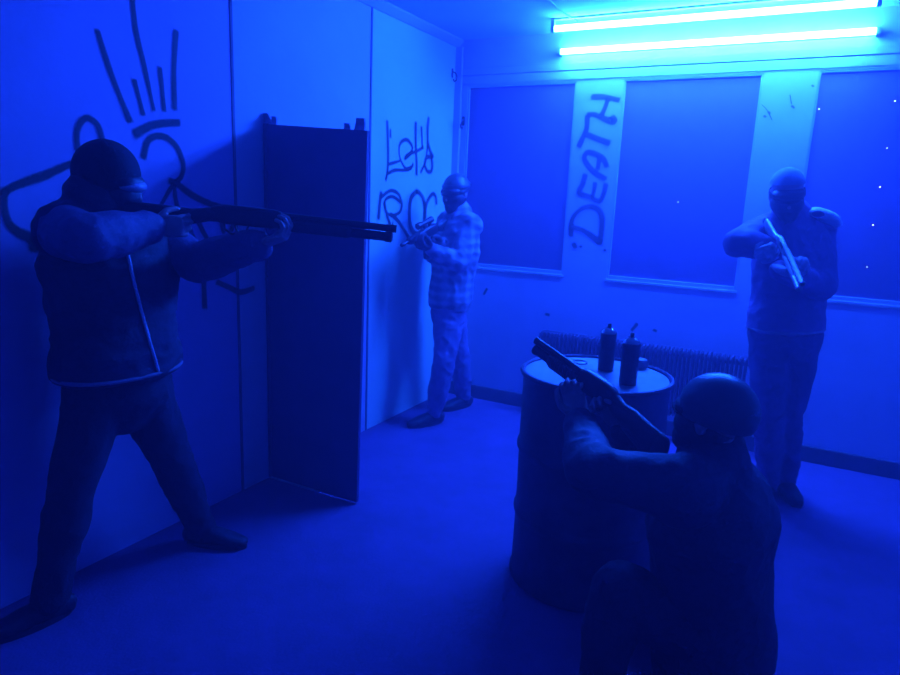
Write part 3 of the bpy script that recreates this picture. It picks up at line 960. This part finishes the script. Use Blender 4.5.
# ---- person aiming a shotgun on the left
def person_left():
    org = V((0.30, -3.12, 0))
    e = thing('person', 'person in padded jacket and dark mask at the left, legs apart, aiming a shotgun', 'person', org)
    J = dict(pel=AH(120, 378, 2.40), chest=AH(112, 262, 2.39), neck=AH(104, 214, 2.38), head=AH(109, 184, 2.37),
             Rs=AH(66, 232, 2.26), Ls=AH(146, 232, 2.52), Re=AH(86, 238, 2.00), Rw=AH(152, 226, 2.26),
             Le=AH(196, 264, 2.52), Lw=AH(252, 244, 2.43),
             Rh=AH(98, 392, 2.34), Rk=AH(72, 488, 2.24), Ra=AH(46, 606, 2.12), Lh=AH(140, 390, 2.48), Lk=AH(172, 460, 2.60), La=AH(200, 525, 2.72))
    J['Ra'] = AP(50, 598, 2, .085); J['La'] = AP(201, 526, 2, .085)
    J['Rt'] = AP(8, 618, 2, 0) - V((J['Ra'].x, J['Ra'].y, 0)); J['Lt'] = AP(258, 549, 2, 0) - V((J['La'].x, J['La'].y, 0))
    J['Rt'].x = max(J['Rt'].x, -.02)
    butt, muz = AH(108, 202, 2.33), AH(396, 234, 2.40)
    M, q, g = shotgun(butt, muz, 'long dark pump shotgun aimed across the tall board by the person on the left', fat=1.0, tube_r=.0165)
    fw = (muz - butt); fw.z = -.16
    Mh = head_frame(J['head'], fw, V((0.05, -.05, 1)))
    R3 = M.to_3x3()
    hr = dict(wrist=J['Rw'], fdir=(M @ V((.40 * q, -.01, -.04)) - J['Rw']), palm=R3 @ V((0, 1, .2)), thumb_side=R3 @ V((.2, 0, 1)), curl=(40, 60, 45))
    J["Lw"] = M @ V((.53 * q, -.03, -.085))
    hl = dict(wrist=J['Lw'], fdir=R3 @ V((.85, -.1, .35)), palm=R3 @ V((0, .45, 1)), thumb_side=R3 @ V((.1, 1, -.2)), curl=(45, 55, 40))
    base_body(J, e, org, Mh, hands_=[hr, hl])
    jb = MB()
    torso(jb, J, .030, bulk=1.22, hem=-.105, dome=.2)
    jb.loft([J['neck'] - V((0, 0, .05)), J['neck'] + V((0, -.03, .055))], [.12, .105], n=20)
    jk = fuse(jb, 'jacket', M_JACK1, e, org, voxel=.010, smooth=4, fold=.016, ffreq=6.5, stretch=(1, 1, 1.8))
    sb = MB()
    limbs(sb, J, .026, legs=False, k=1.16, cuff=.02)
    fuse(sb, 'jacket_sleeves', M_SLEEVE1, jk, org, voxel=.009, smooth=4, fold=.014, ffreq=9)
    seam(jk, org, [(124 + 8 * t + 26 * t ** 1.3 * 1.0, 232 + 138 * t) for t in [k / 24 for k in range(25)]], .006, M_PIPING, 'zip')
    bd_ = band(J, -.012, .002, .030, 1.22, jk, org, M_HEM, 'hem_band', -.105)
    pb_ = MB()
    pb_.loft([J['pel'] + V((0, 0, .05)), J['pel'] - V((0, 0, .06)), (J['Rh'] + J['Lh']) / 2 - V((0, 0, .05))], [(.165, .125), (.175, .135), (.15, .12)], ref=(J['Lh'] - J['Rh']), n=24)
    limbs(pb_, J, .020, arms=False, k=1.05)
    fuse(pb_, 'trousers', M_PANTS1, e, org, voxel=.010, smooth=4, fold=.016, ffreq=8, stretch=(1, 1, .8))
    feet(J, e, org, M_SHOE)
    mask_piece(J['head'], Mh, e, org, M_LENS)
    cap_piece(J['head'], Mh, (.095, .113, .115), -.055, .14, M_KNIT, e, org, brim=False)
    return e


def person_corner():
    org = V((0.30, -0.62, 0))
    e = thing('person', 'person in plaid shirt and jeans by the far corner, aiming a short rifle', 'person', org)
    J = dict(pel=AH(449, 303, 4.66), chest=AH(456, 250, 4.67), neck=AH(459, 214, 4.68), head=AH(456, 193, 4.66),
             Ls=AH(470, 226, 4.56), Rs=AH(448, 223, 4.84), Le=AH(458, 263, 4.40), Lw=AH(438, 234, 4.37), Re=AH(432, 254, 4.74), Rw=AH(440, 226, 4.58),
             Lh=AH(450, 312, 4.58), Rh=AH(450, 308, 4.76), Lk=AH(444, 362, 4.48), La=AH(440, 418, 4.42), Rk=AH(458, 352, 4.80), Ra=AH(462, 400, 4.88))
    J['La'] = AP(434, 412, 2, .085); J['Ra'] = AP(464, 396, 2, .085)
    J['Lt'] = AP(398, 430, 2, 0) - V((J['La'].x, J['La'].y, 0)); J['Rt'] = V((-.35, -.9, 0))
    butt, muz = AH(450, 220, 4.64), AH(402, 246, 4.26)
    M, q, g = carbine(butt, muz, 'short dark rifle held by the person in the plaid shirt')
    R3 = M.to_3x3()
    fw = V((muz.x - butt.x, muz.y - butt.y, -.12))
    Mh = head_frame(J['head'], fw, V((0, 0, 1)))
    J['Rw'] = M @ V((.34 * q, .05, -.10))
    J['Lw'] = M @ V((.58 * q, .0, -.07)) + V((.05, -.03, -.02))
    hr = dict(wrist=J['Rw'], fdir=R3 @ V((.7, -.5, .25)), palm=R3 @ V((.3, .8, 0)), thumb_side=R3 @ V((0, 0, 1)), curl=(50, 60, 45))
    hl = dict(wrist=J['Lw'], fdir=R3 @ V((.8, .0, .45)), palm=R3 @ V((-.3, .2, 1)), thumb_side=R3 @ V((0, 1, .2)), curl=(45, 55, 40))
    base_body(J, e, org, Mh, hands_=[hr, hl])
    for h_ in (hr, hl):
        gb = MB(); hand(gb, grow=.004, **h_)
        fuse(gb, 'glove', M_GLOVE, e, org, voxel=.005, smooth=2)
    jb = MB()
    torso(jb, J, .022, bulk=1.12, hem=-.055, dome=.3)
    limbs(jb, J, .018, legs=False, k=1.08, cuff=.02)
    jb.loft([J['neck'] - V((0, 0, .04)), J['neck'] + V((0, 0, .03))], [.085, .075], n=20)
    sh = fuse(jb, 'plaid_shirt', M_PLAID, e, org, voxel=.009, smooth=3, fold=.014, ffreq=9)
    for sx in (-1, 1):
        s_ = (J['Ls'] - J['Rs']).normalized(); f_ = V((s_.y, -s_.x, 0)) * 1
        f_ = V((fw.x, fw.y, 0)).normalized()
        c = J['neck']
        MB().loft([c + s_ * sx * .075 - f_ * .03 + V((0, 0, .035)), c + s_ * sx * .07 + f_ * .05 + V((0, 0, .015)), c + s_ * sx * .035 + f_ * .10 - V((0, 0, .03))], [(.012, .030), (.012, .032), (.008, .014)], ref=s_, n=12).build('collar', M_PLAID, sh, org)
    pb_ = MB()
    pb_.loft([J['pel'] + V((0, 0, .04)), J['pel'] - V((0, 0, .08))], [(.155, .12), (.165, .13)], ref=(J['Lh'] - J['Rh']), n=24)
    limbs(pb_, J, .018, arms=False, k=1.06)
    fuse(pb_, 'jeans', M_JEANS, e, org, voxel=.009, smooth=3, fold=.014, ffreq=10)
    feet(J, e, org, M_SHOE)
    mask_piece(J['head'], Mh, e, org, M_LENSD)
    cap_piece(J['head'], Mh, (.086, .106, .096), .0, .05, M_KNITS, e, org)
    return e


def person_right():
    org = V((2.50, -0.80, 0))
    e = thing('person', 'person in dark jacket with one pale lamp-lit shoulder, standing at the right and aiming down', 'person', org)
    J = dict(pel=AH(785, 328, 3.46), chest=AH(793, 262, 3.45), neck=AH(791, 220, 3.46), head=AH(787, 195, 3.42),
             Rs=AH(766, 231, 3.44), Ls=AH(817, 231, 3.50), Re=AH(737, 243, 3.24), Rw=AH(765, 245, 3.10), Le=AH(824, 286, 3.36), Lw=AH(803, 270, 3.14),
             Rh=AH(770, 338, 3.45), Lh=AH(800, 338, 3.49), Rk=AH(768, 415, 3.40), Ra=AH(772, 484, 3.42), Lk=AH(788, 412, 3.44), La=AH(789, 482, 3.52))
    J['La'] = AP(786, 478, 2, .085); J['Ra'] = AP(769, 480, 2, .085)
    J['Rt'] = V((-.3, -.95, 0)); J['Lt'] = V((.35, -.93, 0))
    butt, muz = AH(768, 214, 3.30), AH(801, 288, 2.80)
    M, q, g = shotgun(butt, muz, 'shotgun with lamp highlight painted into its pale barrel held by the standing person at the right', mb_=M_GUNPALE, ms=M_GUNPALE, fat=.55)  # lamp highlight along the gun is put into its pale colour
    R3 = M.to_3x3()
    fw = V((muz.x - butt.x - .1, muz.y - butt.y, -.18))
    Mh = head_frame(J['head'], fw, V((-.08, 0, 1)))
    J['Rw'] = M @ V((.30 * q, .05, -.085)) + V((-.03, 0, 0))
    J['Lw'] = M @ V((.62 * q, -.05, -.07)) + V((.03, .03, 0))
    hr = dict(wrist=J['Rw'], fdir=R3 @ V((.75, -.4, .35)), palm=R3 @ V((.2, -.5, .5)), thumb_side=R3 @ V((0, -.6, .8)), curl=(45, 60, 45))
    hl = dict(wrist=J['Lw'], fdir=R3 @ V((.75, .3, .35)), palm=R3 @ V((-.2, .5, .8)), thumb_side=R3 @ V((.2, .8, -.3)), curl=(45, 55, 40))
    base_body(J, e, org, Mh, hands_=[hr, hl])
    for h_ in (hr, hl):
        gb = MB(); hand(gb, grow=.004, **h_)
        fuse(gb, 'glove', M_GLOVEP, e, org, voxel=.005, smooth=2)
    jb = MB()
    torso(jb, J, .026, bulk=1.06, hem=-.072, dome=.2)
    limbs(jb, J, .020, legs=False, k=1.12, cuff=.02)
    jb.loft([J['neck'] - V((0, 0, .05)), J['neck'] + V((0, 0, .04))], [.09, .078], n=20)
    jk = fuse(jb, 'jacket', M_JACK3, e, org, voxel=.009, smooth=3, fold=.015, ffreq=8)
    # jacket shoulder panel, lamp light put into its pale colour
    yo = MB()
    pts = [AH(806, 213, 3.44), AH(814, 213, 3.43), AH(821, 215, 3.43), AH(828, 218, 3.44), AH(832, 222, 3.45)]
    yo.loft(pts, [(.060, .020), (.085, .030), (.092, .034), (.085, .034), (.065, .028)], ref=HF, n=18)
    y_ = fuse(yo, 'lit_shoulder_patch', M_JACK3P, jk, org, voxel=.007, smooth=2, fold=.006, ffreq=14)
    y_['label'] = 'shoulder panel painted pale as lit by the lamp'
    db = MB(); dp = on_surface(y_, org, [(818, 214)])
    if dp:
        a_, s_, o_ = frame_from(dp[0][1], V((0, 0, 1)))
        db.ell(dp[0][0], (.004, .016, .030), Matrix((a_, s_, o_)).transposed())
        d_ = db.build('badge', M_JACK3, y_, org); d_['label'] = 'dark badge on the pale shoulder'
    band(J, -.014, .0, .026, 1.06, jk, org, M_HEM, 'hem_band', -.072)
    pb_ = MB()
    pb_.loft([J['pel'] + V((0, 0, .04)), J['pel'] - V((0, 0, .09))], [(.16, .12), (.165, .13)], ref=(J['Lh'] - J['Rh']), n=24)
    limbs(pb_, J, .020, arms=False, k=1.02)
    fuse(pb_, 'trousers', M_PANTS3, e, org, voxel=.009, smooth=3, fold=.015, ffreq=9)
    feet(J, e, org, M_SHOE)
    mask_piece(J['head'], Mh, e, org, M_LENSD)
    cap_piece(J['head'], Mh, (.085, .106, .098), .018, .28, M_KNITG, e, org, brim=False)
    return e


def person_kneeling():
    org = V((2.33, -2.80, 0))
    e = thing('person', 'person kneeling behind the drum in the foreground, aiming a shotgun over it', 'person', org)
    J = dict(pel=AH(712, 630, 1.86), chest=AH(712, 520, 1.85), neck=AH(712, 465, 1.84), head=AH(713, 419, 1.84),
             Ls=AH(682, 490, 1.70), Rs=AH(725, 478, 2.02), Le=AH(592, 472, 1.78), Lw=AH(592, 420, 2.00), Re=AH(668, 505, 2.12), Rw=AH(648, 448, 1.98),
             Lh=AH(690, 632, 1.78), Rh=AH(728, 632, 1.96), Lk=AH(618, 588, 1.80))
    J['La'] = J['Lk'] + V((-.02, -.05, 0)); J['La'].z = .085
    J['Rk'] = V((J['Rh'].x - .30, J['Rh'].y + .16, .085))
    J['Ra'] = V((J['Rh'].x + .10, J['Rh'].y - .10, .09))
    J['Lt'] = V((-.9, .3, 0)); J['Rt'] = V((.25, -.2, -.95)); J['Rn'] = V((.8, -.5, .3)).normalized()
    J['Rt'] = (J['Rt'] - J['Rn'] * J['Rt'].dot(J['Rn'])).normalized()
    butt, muz = AH(664, 436, 1.90), AH(535, 345, 2.34)
    M, q, g = shotgun(butt, muz, 'dark shotgun pointed up over the drum by the kneeling person', fat=1.15, tube_r=.017, deep=.78)
    R3 = M.to_3x3()
    fw = V((muz.x - butt.x, muz.y - butt.y, .02))
    Mh = head_frame(J['head'], fw, V((-.03, .03, 1)))
    J['Lw'] = M @ V((.465 * q, .05, -.105))
    J['Rw'] = M @ V((.28 * q, -.04, -.085))
    hl = dict(wrist=J['Lw'], fdir=R3 @ V((.72, -.25, .55)), palm=R3 @ V((.1, -.5, .9)), thumb_side=R3 @ V((.5, .4, -.2)), curl=(45, 55, 40))
    hr = dict(wrist=J['Rw'], fdir=R3 @ V((.85, .2, .4)), palm=R3 @ V((0, .8, .2)), thumb_side=R3 @ V((0, 0, 1)), curl=(45, 60, 45))
    base_body(J, e, org, Mh, hands_=[hr, hl])
    jb = MB()
    torso(jb, J, .032, bulk=1.15, hem=.06, dome=.3)
    limbs(jb, J, .024, legs=False, k=1.16, cuff=.03)
    jb.loft([J['neck'] - V((0, 0, .05)), J['neck'] + V((0, 0, .04))], [.10, .088], n=20)
    jk = fuse(jb, 'jacket', M_JACK4, e, org, voxel=.009, smooth=4, fold=.015, ffreq=8)
    pb_ = MB()
    pb_.loft([J['pel'] + V((0, 0, .04)), J['pel'] - V((0, 0, .09))], [(.165, .13), (.17, .14)], ref=(J['Lh'] - J['Rh']), n=24)
    limbs(pb_, J, .02, arms=False, k=1.08)
    fuse(pb_, 'trousers', M_PANTS4, e, org, voxel=.009, smooth=3, fold=.015, ffreq=9)
    feet(J, e, org, M_SHOE)
    mask_piece(J['head'], Mh, e, org, M_LENSD)
    cap_piece(J['head'], Mh, (.094, .116, .104), -.035, .1, M_KNITS, e, org, brim=False)
    return e


person_left(); person_corner(); person_right(); person_kneeling()

# ------------------------------------------------------------------ world and view
w = bpy.data.worlds.new('night'); SC.world = w
w.use_nodes = True
w.node_tree.nodes['Background'].inputs[0].default_value = (0.001, 0.001, 0.003, 1)
w.node_tree.nodes['Background'].inputs[1].default_value = 1.0
vs = w.node_tree.nodes.new('ShaderNodeVolumeScatter')  # added haze: lifts the darks and veils the far figures
vs.inputs['Density'].default_value = 0.08
vs.inputs['Color'].default_value = (1.0, 0.5, 1.0, 1)
vs.inputs['Anisotropy'].default_value = 0.3
w.node_tree.links.new(vs.outputs[0], w.node_tree.nodes['World Output'].inputs['Volume'])
SC.view_settings.view_transform = 'Standard'
SC.view_settings.look = 'None'
SC.view_settings.gamma = 1.0
SC.view_settings.exposure = 0.0
SC.view_settings.use_curve_mapping = False
